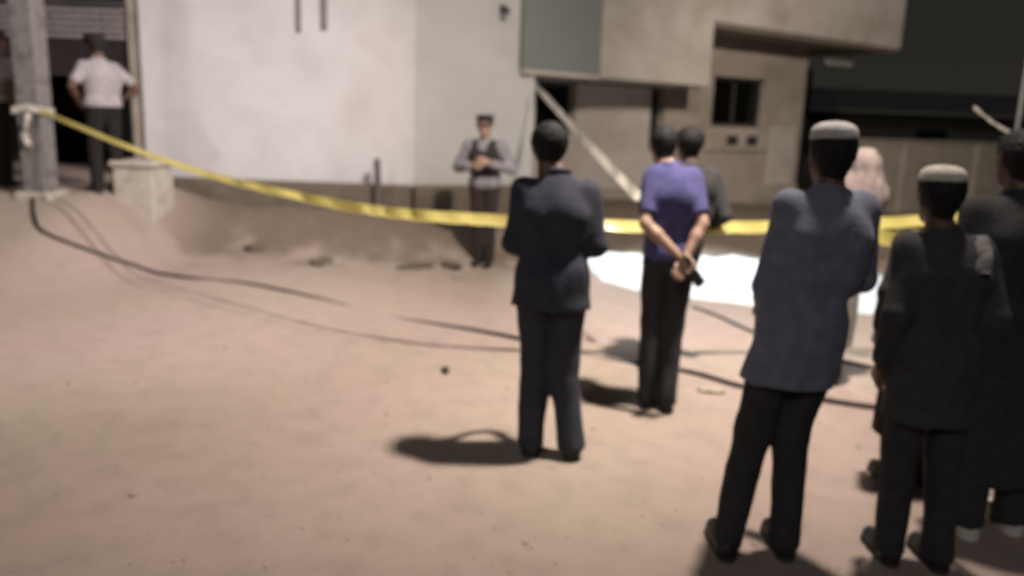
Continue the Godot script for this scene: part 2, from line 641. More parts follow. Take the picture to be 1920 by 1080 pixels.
	if d.get("collar", false):
		var ring := []
		for i in 21:
			var an := PI * 0.5 - TAU * (i - 10) / 21.0
			ring.append(nk + Vector3(cos(an) * 0.066, 0.012 + sin(an) * 0.012, sin(an) * 0.068))
		put("collar", tube(ring, 0.013, 0.013, 8), d.shirt, root)
	# shoes
	for a in [fl, fr]:
		var s := Field.new(a + Vector3(-0.09, -0.02, -0.24), a + Vector3(0.09, 0.15, 0.14), 0.009)
		s.bone(a + Vector3(0, 0.05, 0.045), a + Vector3(0, 0.035, -0.15), 0.044, 0.036, 0.02)
		s.bone(a + Vector3(0, 0.05, 0.03), a + Vector3(0, 0.09, 0.02), 0.046, 0.044, 0.03, false, true)
		s.bone(a + Vector3(0, 0.03, -0.07), a + Vector3(0, 0.03, -0.15), 0.046, 0.04, 0.02)
		s.keep(a + Vector3(0, 0.014, 0), Vector3.DOWN)
		var sh := put("shoe", field_mesh(s), d.get("shoes", mats.shoe), root)
		var so := Field.new(a + Vector3(-0.09, -0.02, -0.24), a + Vector3(0.09, 0.06, 0.14), 0.009)
		so.bone(a + Vector3(0, 0.02, 0.045), a + Vector3(0, 0.02, -0.15), 0.046, 0.047, 0.02)
		so.keep(a + Vector3(0, 0.0, 0), Vector3.DOWN)
		so.keep(a + Vector3(0, 0.024, 0), Vector3.UP)
		put("sole", field_mesh(so), d.get("soles", mats.sole), sh)
	# hair, caps, scarf
	var wear: String = d.get("wear", "hair")
	if wear != "scarf":
		var h := Field.new(Vector3(-0.12, -0.14, -0.13), Vector3(0.12, 0.15, 0.14), 0.0055)
		h.bone(Vector3(0, 0.03, 0.024), Vector3(0, 0.036, -0.016), 0.09, 0.087, 0.02)
		h.bone(Vector3(0, 0.02, 0.03), Vector3(0, -0.055, 0.034), 0.08, 0.056, 0.03)
		h.keep(Vector3(0, 0.09, -0.066), Vector3(0, -0.5, -0.866))
		h.rough(folds, 0.006, Vector3(6, 6, 6))
		var hr_ := put("hair", field_mesh(h), mats.hair, root)
		hr_.transform = ht
	if wear == "kufi":
		var k := put("cap", lathe([Vector2(0.092, 0.0), Vector2(0.0955, 0.004), Vector2(0.097, 0.022), Vector2(0.095, 0.04), Vector2(0.088, 0.058), Vector2(0.07, 0.073), Vector2(0.045, 0.082), Vector2(0.015, 0.086)], 0.95, 1.06), d.cap, root)
		k.transform = ht * Transform3D(Basis.from_euler(Vector3(-0.06, 0, 0)).scaled(Vector3(1, 0.8, 1)), Vector3(0, 0.062, 0.01))
		var bd := put("band", lathe([Vector2(0.0965, 0.003), Vector2(0.0985, 0.006), Vector2(0.0985, 0.02), Vector2(0.0965, 0.023)], 0.95, 1.06), d.cap, k)
		bd.name = "band"
	elif wear == "peaked":
		var k := put("cap", lathe([Vector2(0.094, 0.0), Vector2(0.096, 0.03), Vector2(0.118, 0.05), Vector2(0.116, 0.062), Vector2(0.08, 0.075), Vector2(0.02, 0.08)], 0.95, 1.06), d.cap, root)
		k.transform = ht * Transform3D(Basis.from_euler(Vector3(-0.08, 0, 0)), Vector3(0, 0.05, 0.005))
		var vs := Field.new(Vector3(-0.11, -0.04, -0.19), Vector3(0.11, 0.04, 0.0), 0.006)
		vs.bone(Vector3(-0.05, 0.0, -0.1), Vector3(0.05, 0, -0.1), 0.045, 0.045, 0.02)
		vs.keep(Vector3(0, 0.004, 0), Vector3(0, 1, -0.15))
		vs.keep(Vector3(0, -0.008, 0), Vector3(0, -1, 0.15))
		put("visor", field_mesh(vs), mats.shoe, k)
	elif wear == "scarf":
		var q := Field.new(Vector3(-0.3, -0.36, -0.24), Vector3(0.3, 0.16, 0.24), 0.009)
		q.bone(Vector3(0, 0.03, 0.03), Vector3(0, 0.036, -0.01), 0.103, 0.098, 0.03)
		q.bone(Vector3(0, 0.0, 0.03), Vector3(0, -0.2, 0.03), 0.1, 0.125, 0.06)
		q.bone(Vector3(-0.1, -0.21, 0.02), Vector3(0.1, -0.21, 0.02), 0.09, 0.09, 0.14)
		q.bone(Vector3(0, -0.15, 0.05), Vector3(0, -0.29, 0.07), 0.11, 0.12, 0.1)
		q.bone(Vector3(0, 0.0, -0.1), Vector3(0, -0.04, -0.11), 0.065, 0.06, 0.02, false, false, true)
		q.rough(folds, 0.014, Vector3(1.6, 0.35, 1.6))
		var sc := put("headscarf", field_mesh(q), d.cap, root)
		sc.transform = ht
	if d.has("vest"):
		var q := Field.new(Vector3(lo.x, 0.85, -0.22), Vector3(hi.x, 1.6, 0.24), cell)
		q.bone(chest + Vector3(-0.085 * w, 0.03, 0), chest + Vector3(0.085 * w, 0.02, 0), 0.128, 0.128, 0.04)
		q.bone(chest + Vector3(-0.07, -0.14, 0), chest + Vector3(0.07, -0.14, 0), 0.122, 0.122, 0.06)
		q.bone(sl + Vector3(0.06, 0.0, 0), sr + Vector3(-0.06, 0.0, 0), 0.07, 0.07, 0.05)
		q.keep(Vector3(0, chest.y - 0.27, 0), Vector3.DOWN)
		q.keep(nk + Vector3(0, -0.015, 0), Vector3(0, 1, 0))
		q.keep(Vector3(chest.x + 0.165 * w, 0, 0), Vector3(1, 0, 0))
		q.keep(Vector3(chest.x - 0.165 * w, 0, 0), Vector3(-1, 0, 0))
		put("vest", field_mesh(q), d.vest, root)
	if d.has("belt"):
		var bt := put("belt", lathe([Vector2(0.128, 0.0), Vector2(0.131, 0.004), Vector2(0.131, 0.036), Vector2(0.128, 0.04)], 1.48, 1.0), mats.shoe, root)
		bt.position = hip + Vector3(0, d.belt, 0)
	return root

# ------------------------------------------------------------------ tape and cloth strips
func ribbon(path: Array, wide_at: Variant, twist: Array, thick := 0.003) -> ArrayMesh:
	var rings := []
	for i in path.size():
		var a: Vector3 = path[maxi(i - 1, 0)]
		var b: Vector3 = path[mini(i + 1, path.size() - 1)]
		var dir := (b - a).normalized()
		var flat := dir.cross(Vector3.UP).normalized()
		var up := flat.cross(dir).normalized()
		var t := float(i) / (path.size() - 1) * (twist.size() - 1)
		var k := mini(int(t), twist.size() - 2)
		var an: float = lerpf(twist[k], twist[k + 1], t - k) + bumps.get_noise_2d(i * 0.9, path.size()) * 0.7
		var wide: float = wide_at if not wide_at is Array else lerpf(wide_at[0], wide_at[1], minf(1.0, float(i) / (path.size() - 1) * 2.2))
		var w := up * cos(an) + flat * sin(an)
		var n := dir.cross(w).normalized()
		var p: Vector3 = path[i]
		var curl := n * wide * 0.12
		rings.append([p - w * wide / 2 + n * thick + curl, p + n * thick, p + w * wide / 2 + n * thick + curl, p + w * wide / 2 - n * thick + curl, p - n * thick, p - w * wide / 2 - n * thick + curl])
	return ring_mesh(rings)

func rock(called: String, at: Vector3, size: Vector3, sd: int, m: Material, label: String, category: String, group := "") -> void:
	var st := SphereMesh.new()
	st.radius = 0.5
	st.height = 1.0
	st.radial_segments = 18
	st.rings = 10
	var arr := st.get_mesh_arrays()
	var v: PackedVector3Array = arr[Mesh.ARRAY_VERTEX]
	for i in v.size(): v[i] = v[i] * (1.0 + bumps.get_noise_3d(v[i].x * 9.0 + sd * 31.0, v[i].y * 9.0, v[i].z * 9.0) * 0.7) * size
	var n: PackedVector3Array = arr[Mesh.ARRAY_NORMAL]
	for i in v.size(): n[i] = (n[i] / size).normalized()
	arr[Mesh.ARRAY_VERTEX] = v
	arr[Mesh.ARRAY_NORMAL] = n
	var plain := []
	plain.resize(Mesh.ARRAY_MAX)
	plain[Mesh.ARRAY_VERTEX] = v
	plain[Mesh.ARRAY_NORMAL] = n
	plain[Mesh.ARRAY_INDEX] = arr[Mesh.ARRAY_INDEX]
	var me := ArrayMesh.new()
	me.add_surface_from_arrays(Mesh.PRIMITIVE_TRIANGLES, plain)
	var o := put(called, me, m)
	o.position = at
	o.rotation.y = sd * 1.3
	tag(o, label, category, group)

func spot(called: String, parent: Node, at: Vector3, to: Vector3, energy: float, angle: float, blend: float, c: Color, size: float) -> void:
	var l := SpotLight3D.new()
	l.name = called
	parent.add_child(l)
	l.transform = Transform3D(Basis.looking_at(to - at, Vector3.UP if absf((to - at).normalized().y) < 0.98 else Vector3.RIGHT), at)
	l.light_energy = energy
	l.light_color = c
	l.spot_angle = angle
	l.spot_angle_attenuation = blend
	l.spot_range = 60.0
	l.spot_attenuation = 2.0
	l.light_size = size
	l.shadow_enabled = true

# ================================================================== the scene
func _ready() -> void:
	rng.seed = 7
	# --- camera, sky, added fill light, exposure
	var cam := Camera3D.new()
	cam.name = "camera"
	add_child(cam)
	var pitch := deg_to_rad(11.7)
	var roll := deg_to_rad(2.0)
	var fwd := Vector3(0, -sin(pitch), -cos(pitch))
	var up0 := Vector3(0, cos(pitch), -sin(pitch))
	var rt := Vector3.RIGHT * cos(roll) + up0 * sin(roll)
	var up := up0 * cos(roll) - Vector3.RIGHT * sin(roll)
	cam.transform = Transform3D(Basis(rt, up, -fwd), Vector3(0, 1.7, 0))
	var at := CameraAttributesPhysical.new()
	at.frustum_focal_length = 12.0 / tan(deg_to_rad(39.6) / 2.0)
	at.frustum_focus_distance = 1.25
	at.frustum_near = 0.05
	at.frustum_far = 600.0
	at.exposure_aperture = 2.6
	cam.attributes = at
	cam.fov = 39.6
	cam.far = 600.0
	cam.current = true
	var we := WorldEnvironment.new()
	we.name = "environment"
	var env := Environment.new()
	env.background_mode = Environment.BG_SKY
	var sm := ProceduralSkyMaterial.new()
	sm.sky_top_color = Color(0.125, 0.12, 0.11)
	sm.sky_horizon_color = Color(0.165, 0.157, 0.137)
	sm.ground_bottom_color = Color(0.07, 0.065, 0.06)
	sm.ground_horizon_color = Color(0.12, 0.11, 0.1)
	sm.sun_angle_max = 1.0
	env.sky = Sky.new()
	env.sky.sky_material = sm
	env.tonemap_mode = Environment.TONE_MAPPER_LINEAR
	env.tonemap_exposure = 1.0
	env.sdfgi_enabled = true
	env.ssao_enabled = true
	env.ssil_enabled = true
	we.environment = env
	add_child(we)
	var back_fill := DirectionalLight3D.new()  # added fill from the camera side, lifts the dark backs; not a seen moon
	back_fill.name = "fill_light"
	back_fill.light_energy = 0.17
	back_fill.light_angular_distance = 4.0
	back_fill.shadow_enabled = true
	back_fill.rotation_degrees = Vector3(-32, -25, 0)
	add_child(back_fill)
	var warm := Color(1.0, 0.955, 0.91)
	var cool := Color(0.94, 0.97, 1.0)
	var key_energy := 106.0
	var flood_energy := 132.0
	var glare_energy := 55.0

	# --- noise and textures
	bumps.seed = 4
	bumps.frequency = 0.5
	bumps.fractal_octaves = 4
	folds.seed = 9
	folds.frequency = 7.0
	folds.fractal_octaves = 2
	var grey := func(a: float, b: float): return [Color(a, a, a), Color((a + b) / 2, (a + b) / 2, (a + b) / 2), Color(b, b, b)]
	tex.cloth = noise_tex(3, 0.02, 4, grey.call(0.78, 1.0), 256)
	tex.weave = noise_tex(5, 0.06, 4, [], 256, true, 5.0)
	tex.plaster = noise_tex(11, 0.006, 5, [Color(0.93, 0.925, 0.92), Color(0.97, 0.967, 0.965), Color(1, 1, 1), Color(0.96, 0.955, 0.95)], 512)
	tex.plaster_n = noise_tex(12, 0.03, 5, [], 512, true, 3.0)
	tex.dirt = noise_tex(13, 0.012, 6, [Color(0.92, 0.915, 0.91), Color(0.965, 0.96, 0.955), Color(1, 0.99, 0.985), Color(0.95, 0.945, 0.94)], 1024)
	tex.dirt_n = noise_tex(14, 0.03, 6, [], 1024, true, 6.0)
	tex.stain = noise_tex(15, 0.01, 5, [Color(0.84, 0.82, 0.79), Color(0.95, 0.945, 0.93), Color(1, 1, 1)], 512)
	tex.rust = noise_tex(16, 0.015, 5, [Color(0.7, 0.68, 0.68), Color(1, 1, 1), Color(0.85, 0.82, 0.8)], 256)

	var dirt := surface(Color(0.31, 0.29, 0.285).linear_to_srgb(), 0.95, "dirt", 0.3, "dirt_n", 0.15)
	dirt.vertex_color_use_as_albedo = true
	dirt.metallic_specular = 0.2
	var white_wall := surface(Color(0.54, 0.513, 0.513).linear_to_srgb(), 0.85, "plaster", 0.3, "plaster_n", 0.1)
	var shaded_white := surface(Color(0.42, 0.405, 0.39).linear_to_srgb(), 0.85, "plaster", 0.3, "plaster_n", 0.1)  # white wall in a darker colour, for the dimmer look of the angled face
	var grey_green := surface(Color(0.17, 0.178, 0.166).linear_to_srgb(), 0.8, "plaster", 0.4, "plaster_n", 0.3)
	var beige := surface(Color(0.44, 0.392, 0.352).linear_to_srgb(), 0.85, "stain", 0.3, "plaster_n", 0.4)
	var beige_dim := surface(Color(0.36, 0.31, 0.26).linear_to_srgb(), 0.88, "stain", 0.3, "plaster_n", 0.4)
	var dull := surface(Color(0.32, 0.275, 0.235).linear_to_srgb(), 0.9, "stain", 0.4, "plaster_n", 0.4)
	var unlit_dark := surface(Color(0.03, 0.027, 0.024).linear_to_srgb(), 0.9, "stain", 0.4, "plaster_n", 0.3)  # near-black colour stands in for the darkness of unlit interiors and walls
	var dark_metal := surface(Color(0.05, 0.045, 0.043).linear_to_srgb(), 0.6, "rust", 1.2)
	var slat_metal := surface(Color(0.27, 0.24, 0.24).linear_to_srgb(), 0.55, "rust", 1.5)
	var slat_shaded := surface(Color(0.06, 0.045, 0.045).linear_to_srgb(), 0.6, "rust", 1.5)  # same slats coloured dark, shade of the recess put into the albedo
	var concrete := surface(Color(0.42, 0.38, 0.33).linear_to_srgb(), 0.9, "stain", 0.8, "dirt_n", 0.5)
	var post_paint := surface(Color(0.18, 0.165, 0.158).linear_to_srgb(), 0.7, "rust", 1.0, "plaster_n", 0.3)
	var galv := surface(Color(0.35, 0.35, 0.34).linear_to_srgb(), 0.45, "rust", 1.0)
	galv.metallic = 0.6
	var tape_m := StandardMaterial3D.new()
	tape_m.albedo_color = Color(0.64, 0.57, 0.22).linear_to_srgb()
	tape_m.roughness = 0.35
	tape_m.backlight_enabled = true
	tape_m.backlight = Color(0.9, 0.85, 0.5)
	var tape_pale := tape_m.duplicate()
	tape_pale.albedo_color = Color(0.5, 0.46, 0.39).linear_to_srgb()
	tape_pale.backlight = Color(0.4, 0.38, 0.35)
	var glass := StandardMaterial3D.new()
	glass.albedo_color = Color(0.02, 0.02, 0.018)
	glass.roughness = 0.12
	var rubber := surface(Color(0.035, 0.026, 0.024).linear_to_srgb(), 0.6, "rust", 3.0)
	mats.shoe = surface(Color(0.018, 0.016, 0.015).linear_to_srgb(), 0.45)
	mats.sole = surface(Color(0.03, 0.028, 0.026).linear_to_srgb(), 0.8)
	mats.hair = surface(Color(0.012, 0.01, 0.01).linear_to_srgb(), 0.7, "cloth", 8.0, "weave", 1.0)

	build_ground(dirt)
	build_white_building(dull, white_wall, shaded_white, concrete, slat_metal, slat_shaded, unlit_dark, dark_metal, galv)
	build_right_building(grey_green, beige, beige_dim, dull, unlit_dark, dark_metal, glass, concrete)
	build_lamps(galv, dark_metal, warm, cool, key_energy, flood_energy, glare_energy)
	build_yard(post_paint, concrete, tape_m, tape_pale, rubber, galv, dirt)
	build_people()

func build_white_building(dull, white_wall, shaded_white, concrete, slat_metal, slat_shaded, unlit_dark, dark_metal, galv) -> void:
	var b := thing("white_building", Vector3(-4.95, 0.55, -10.8), 0.0, "large white plastered building with a roller shutter entrance", "building")
	# local: x along the front (0 = the corner at the shutter), z towards the street
	box("wall", Vector3(0.0, -0.6, -0.35), Vector3(3.58, 4.6, 0.0), white_wall, b)
	var pl := box("jamb", Vector3(-0.2, -0.6, -0.75), Vector3(-0.002, 4.6, -0.06), dull, b, 0.02)  # jamb coloured darker than the wall, for the shade on the return
	var side := Node3D.new()
	side.name = "side_wall"
	b.add_child(side)
	side.position = Vector3(3.58, 0, 0)
	side.rotation.y = deg_to_rad(24)
	box("wall_face", Vector3(0.003, -0.6, -0.35), Vector3(1.74, 4.6, -0.003), shaded_white, side)
	box("roof", Vector3(-3.2, 4.603, -6.0), Vector3(5.2, 4.8, 0.1), concrete, b)
	# entrance bay left of the white wall
	box("lintel", Vector3(-3.2, 2.55, -0.5), Vector3(-0.203, 4.6, -0.2), unlit_dark, b)
	box("entrance_wall", Vector3(-3.2, -0.6, -3.2), Vector3(-0.75, 2.5, -3.0), unlit_dark, b)  # entrance walls coloured near-black for the dark interior
	box("entrance_wall", Vector3(-0.72, -0.6, -3.2), Vector3(-0.203, 2.5, -0.8), unlit_dark, b)
	box("entrance_wall", Vector3(-3.4, -0.6, -3.2), Vector3(-3.203, 4.6, -0.2), unlit_dark, b)
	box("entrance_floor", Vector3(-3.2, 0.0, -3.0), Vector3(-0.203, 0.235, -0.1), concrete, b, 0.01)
	box("entrance_ceiling", Vector3(-3.2, 2.503, -3.0), Vector3(-0.203, 2.54, -0.5), unlit_dark, b)
	# roller shutter, half raised: pale slats above, those below coloured dark for shade in the recess
	var sh := box("shutter_box", Vector3(-3.18, 2.42, -0.19), Vector3(-0.21, 2.52, -0.05), dark_metal, b, 0.01)
	sh.name = "roller_shutter"
	for i in 5:
		var st := mb()
		bx(st, Vector3(-3.16, 0, -0.02), Vector3(-0.23, 0.058, 0.02), 0.014)
		var s := put("slat", st.commit(), slat_metal, sh)
		s.position = Vector3(0, 2.03 + i * 0.082, -0.09)
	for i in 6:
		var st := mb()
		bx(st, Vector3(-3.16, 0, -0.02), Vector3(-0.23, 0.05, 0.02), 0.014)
		var s := put("slat", st.commit(), slat_shaded, sh)
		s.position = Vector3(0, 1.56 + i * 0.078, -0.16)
	for x in [-3.12, -0.27]:
		box("guide_rail", Vector3(x - 0.04, 0.24, -0.28), Vector3(x + 0.04, 2.42, -0.195), dark_metal, sh, 0.008)
	# dark fixtures near the top of the wall
	for q in [[2.06, 2.2, 2.9, 0.05], [2.38, 2.24, 2.9, 0.07]]:
		var fx := box("wall_bracket", Vector3(q[0], q[1], 0.003), Vector3(q[0] + q[3], q[2], 0.05), surface(Color(0.2, 0.17, 0.17).linear_to_srgb(), 0.7), b, 0.01)
	var cam := Node3D.new()
	cam.name = "wall_camera"
	side.add_child(cam)
	cam.position = Vector3(1.2, 2.63, 0.06)
	put("camera_body", tube([Vector3(0, 0, 0.0), Vector3(0, -0.02, 0.08), Vector3(0, -0.05, 0.16)], 0.045, 0.04, 12), dark_metal, cam)
	put("camera_arm", tube([Vector3(0, 0.06, -0.055), Vector3(0, 0.03, 0.03)], 0.015, 0.015, 8), dark_metal, cam)
	# concrete plinth along the foot of the wall
	var earthy := surface(Color(0.14, 0.115, 0.09).linear_to_srgb(), 0.95, "stain", 0.7, "dirt_n", 0.5)
	box("plinth", Vector3(0.35, -0.6, 0.003), Vector3(3.57, 0.28, 0.22), earthy, b, 0.03)
	box("plinth", Vector3(-0.04, -0.6, 0.003), Vector3(1.74, 0.28, 0.2), earthy, side, 0.03)

func build_right_building(grey_green, beige, beige_dim, dull, unlit_dark, dark_metal, glass, concrete) -> void:
	var b := thing("beige_building", Vector3(0.35, 0, -11.5), deg_to_rad(36), "beige building with a jutting upper floor and a deep canopy", "building")
	# local: x along the front, z towards the street; the ground floor stands 0.9 m back
	box("upper_wall", Vector3(-0.35, 2.42, -0.9), Vector3(1.048, 5.2, -0.04), grey_green, b)
	box("trim", Vector3(-0.35, 2.36, -0.9), Vector3(1.048, 2.417, -0.02), beige, b)
	box("upper_box", Vector3(1.051, 2.38, -0.9), Vector3(3.42, 5.2, 0.0), beige, b, 0.01)
	box("canopy", Vector3(3.423, 3.4, -4.2), Vector3(9.05, 5.2, -0.02), beige, b, 0.01)
	box("drip_strip", Vector3(3.423, 3.35, -4.1), Vector3(9.0, 3.397, -0.1), dull, b)
	box("soffit", Vector3(-0.3, 2.345, -0.9), Vector3(1.048, 2.357, -0.1), dull, b)
	# ground-floor wall with openings, built round them
	var z0 := -1.15
	var z1 := -0.9
	var cuts := [[-0.3, 0.55, 0, 0], [0.55, 1.35, 1.55, 2.34], [1.35, 3.02, 0, 0], [3.02, 3.36, 1.3, 2.34], [3.36, 4.57, 0, 0], [4.57, 6.1, 1.76, 2.65], [6.1, 7.3, 0, 0]]
	for q in cuts:
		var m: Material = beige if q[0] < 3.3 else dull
		var top: float = 2.34 if q[1] < 3.4 else 3.345
		if q[2] == 0:
			box("wall", Vector3(q[0], -0.2, z0), Vector3(q[1] - 0.0, top, z1), m, b)
		else:
			box("wall", Vector3(q[0], -0.2, z0), Vector3(q[1], q[2], z1), m, b)
			if q[3] < top - 0.01: box("wall", Vector3(q[0], q[3], z0), Vector3(q[1], top, z1), m, b)
			var w := box("window", Vector3(q[0] + 0.02, q[2] + 0.02, z0 + 0.02), Vector3(q[1] - 0.02, q[3] - 0.02, z0 + 0.05), unlit_dark, b)
			box("pane", Vector3(q[0] + 0.05, q[2] + 0.05, z0 + 0.053), Vector3(q[1] - 0.05, q[3] - 0.05, z0 + 0.06), glass, w)
			for e in [[q[0] + 0.01, q[2] + 0.01, q[0] + 0.06, q[3] - 0.01], [q[1] - 0.06, q[2] + 0.01, q[1] - 0.01, q[3] - 0.01], [q[0] + 0.063, q[2] + 0.01, q[1] - 0.063, q[2] + 0.06], [q[0] + 0.063, q[3] - 0.06, q[1] - 0.063, q[3] - 0.01]]:
				box("frame", Vector3(e[0], e[1], z0 + 0.065), Vector3(e[2], e[3], z0 + 0.11), dark_metal, w, 0.006)
			if q[1] - q[0] > 1.0: box("mullion", Vector3((q[0] + q[1]) / 2 - 0.025, q[2] + 0.063, z0 + 0.068), Vector3((q[0] + q[1]) / 2 + 0.025, q[3] - 0.063, z0 + 0.105), dark_metal, w, 0.006)
	box("sill_panel", Vector3(4.45, 1.32, z1 + 0.003), Vector3(6.22, 1.74, z1 + 0.05), beige_dim, b, 0.01)
	for x in [4.98, 5.55]:
		var v := box("vent", Vector3(x, 1.42, z1 + 0.053), Vector3(x + 0.3, 1.6, z1 + 0.075), unlit_dark, b, 0.006)
		for k in 3: box("louvre", Vector3(x + 0.02, 1.45 + k * 0.05, z1 + 0.078), Vector3(x + 0.28, 1.465 + k * 0.05, z1 + 0.095), dark_metal, v)
	box("pale_board", Vector3(6.3, 0.5, z1 + 0.003), Vector3(7.1, 1.78, z1 + 0.035), beige, b, 0.01)
	box("base_course", Vector3(-0.3, -0.1, z1 + 0.003), Vector3(7.3, 0.68, z1 + 0.04), dull, b, 0.01)
	# open carport under the canopy
	box("carport_wall", Vector3(7.3, -0.2, -4.2), Vector3(12.0, 3.345, -4.0), unlit_dark, b)  # walls coloured near-black for the shade under the canopy
	box("carport_wall", Vector3(7.05, -0.2, -3.99), Vector3(7.297, 3.345, -1.153), unlit_dark, b)
	var lamp := Node3D.new()
	lamp.name = "tube_fitting"
	b.add_child(lamp)
	lamp.position = Vector3(7.65, 3.08, -0.75)
	box("housing", Vector3(0, 0.03, -0.04), Vector3(0.95, 0.09, 0.04), grey_green, lamp, 0.01)
	put("tube", tube([Vector3(0.03, 0, 0), Vector3(0.5, 0, 0), Vector3(0.92, 0, 0)], 0.02, 0.02, 10), surface(Color(0.8, 0.8, 0.76), 0.3), lamp)
	for x in [0.1, 0.85]: box("hanger", Vector3(x - 0.01, 0.093, -0.01), Vector3(x + 0.01, 0.26, 0.01), dark_metal, lamp)

	var w := thing("compound_wall", Vector3(0.35, 0, -11.5), deg_to_rad(36), "low beige compound wall running back from the carport", "wall")
	box("wall_face", Vector3(7.6, -0.3, -0.2), Vector3(18.5, 1.56, 0.0), beige_dim, w)
	box("coping", Vector3(7.58, 1.563, -0.23), Vector3(18.5, 1.62, 0.03), dull, w, 0.01)
	for k in 3: box("pier", Vector3(9.6 + k * 3.2, -0.3, 0.003), Vector3(9.9 + k * 3.2, 1.555, 0.07), beige_dim, w, 0.01)

	var h := thing("dark_house", Vector3(13.5, 0, -27.0), deg_to_rad(8), "unlit dark house with a low roof behind the compound wall", "building")
	box("wall", Vector3(-8, -0.3, -6), Vector3(9, 2.5, 0), unlit_dark, h)
	var st := mb()
	var e := [Vector3(-8.4, 2.45, 0.5), Vector3(9.4, 2.45, 0.5), Vector3(9.4, 3.3, -3), Vector3(-8.4, 3.3, -3), Vector3(9.4, 2.45, -6.5), Vector3(-8.4, 2.45, -6.5)]
	quad(st, e[0], e[1], e[2], e[3], Vector3(0, 1, 0.3))
	quad(st, e[3], e[2], e[4], e[5], Vector3(0, 1, -0.3))
	quad(st, e[0], e[1], e[4], e[5], Vector3.DOWN)
	tri(st, e[0], e[3], e[5], Vector3.LEFT)
	tri(st, e[1], e[2], e[4], Vector3.RIGHT)
	put("roof", st.commit(), dark_metal, h)
	box("gutter", Vector3(-8.4, 2.38, 0.503), Vector3(9.4, 2.46, 0.6), surface(Color(0.1, 0.1, 0.09).linear_to_srgb(), 0.5), h, 0.01)
	for x in [-5.0, -0.5, 4.0]:
		var wn := box("window", Vector3(x, 0.9, 0.003), Vector3(x + 1.3, 2.0, 0.04), dark_metal, h)
		box("pane", Vector3(x + 0.06, 0.96, 0.043), Vector3(x + 1.24, 1.94, 0.05), glass, wn)

func build_lamps(galv, dark_metal, warm, cool, key_energy, flood_energy, glare_energy) -> void:
	var p := thing("street_lamp", Vector3(4.3, 0, -3.8), 0.0, "tall galvanised street lamp with an arm and added floodlights over the yard", "street lamp")
	put("pole", tube([Vector3(0, -0.2, 0), Vector3(0, 3, 0), Vector3(0, 5.75, 0)], 0.075, 0.05, 14), galv, p)
	put("arm", tube(spline([Vector3(0, 5.35, 0), Vector3(-0.5, 5.7, -0.05), Vector3(-1.4, 5.9, -0.2), Vector3(-2.25, 5.86, -0.3)]), 0.035, 0.028, 10), galv, p)
	var head := box("lamp_head", Vector3(-2.85, 5.8, -0.44), Vector3(-2.2, 5.92, -0.16), galv, p, 0.03)
	box("lamp_lens", Vector3(-2.78, 5.782, -0.4), Vector3(-2.27, 5.798, -0.2), lit(warm, 6.0), head)
	spot("lamp_light", p, Vector3(-2.52, 5.74, -0.3), Vector3(-5.2, 0, -4.0), key_energy, 62.0, 1.0, warm, 0.16)
	var fl := box("added_flood_head", Vector3(-1.75, 6.05, -0.5), Vector3(-1.3, 6.3, -0.28), dark_metal, p, 0.02)  # unseen floodlight added to brighten the white wall and the left ground
	box("added_flood_lens", Vector3(-1.7, 6.09, -0.518), Vector3(-1.35, 6.26, -0.503), lit(cool, 6.0), fl)
	put("added_flood_bracket", tube([Vector3(-1.5, 5.9, -0.2), Vector3(-1.52, 6.08, -0.34)], 0.015, 0.015, 8), dark_metal, p)
	spot("added_flood_light", p, Vector3(-1.52, 6.17, -0.56), Vector3(-11.0, 0.6, -4.6), flood_energy, 33.0, 0.9, Color(1, 0.97, 0.98), 0.24)
	var f2 := box("added_flood_head", Vector3(-0.3, 5.62, -0.42), Vector3(0.15, 5.87, -0.2), dark_metal, p, 0.02)  # second unseen floodlight, added to brighten the right building
	box("added_flood_lens", Vector3(-0.25, 5.66, -0.438), Vector3(0.1, 5.83, -0.423), lit(cool, 6.0), f2)
	put("added_flood_bracket", tube([Vector3(-0.02, 5.45, 0.0), Vector3(-0.07, 5.64, -0.24)], 0.015, 0.015, 8), dark_metal, p)
	spot("added_facade_flood", p, Vector3(-0.07, 5.74, -0.5), Vector3(2.6, 2.2, -11.0), flood_energy * 0.6, 34.0, 0.8, warm, 0.12)
	var g := thing("added_wall_floodlight", Vector3(1.9, 4.75, -12.35), deg_to_rad(36), "added floodlight high on the beige building, unseen, aimed down at the sheet", "floodlight")  # unseen lamp added so the patch below it glares
	box("lamp_head", Vector3(-0.2, -0.1, 0.05), Vector3(0.2, 0.12, 0.2), dark_metal, g, 0.02)
	box("lamp_lens", Vector3(-0.17, -0.114, 0.07), Vector3(0.17, -0.103, 0.19), lit(cool, 6.0), g)
	put("bracket", tube([Vector3(0, 0.0, -0.1), Vector3(0, 0.02, 0.06)], 0.02, 0.02, 8), dark_metal, g)
	g.position = Vector3(1.9, 4.75, -12.35)
	spot("lamp_light", g, Vector3(0, -0.17, 0.26), g.transform.affine_inverse() * Vector3(2.5, 0, -8.9), glare_energy, 27.0, 0.5, Color(0.93, 0.98, 1.0), 0.1)

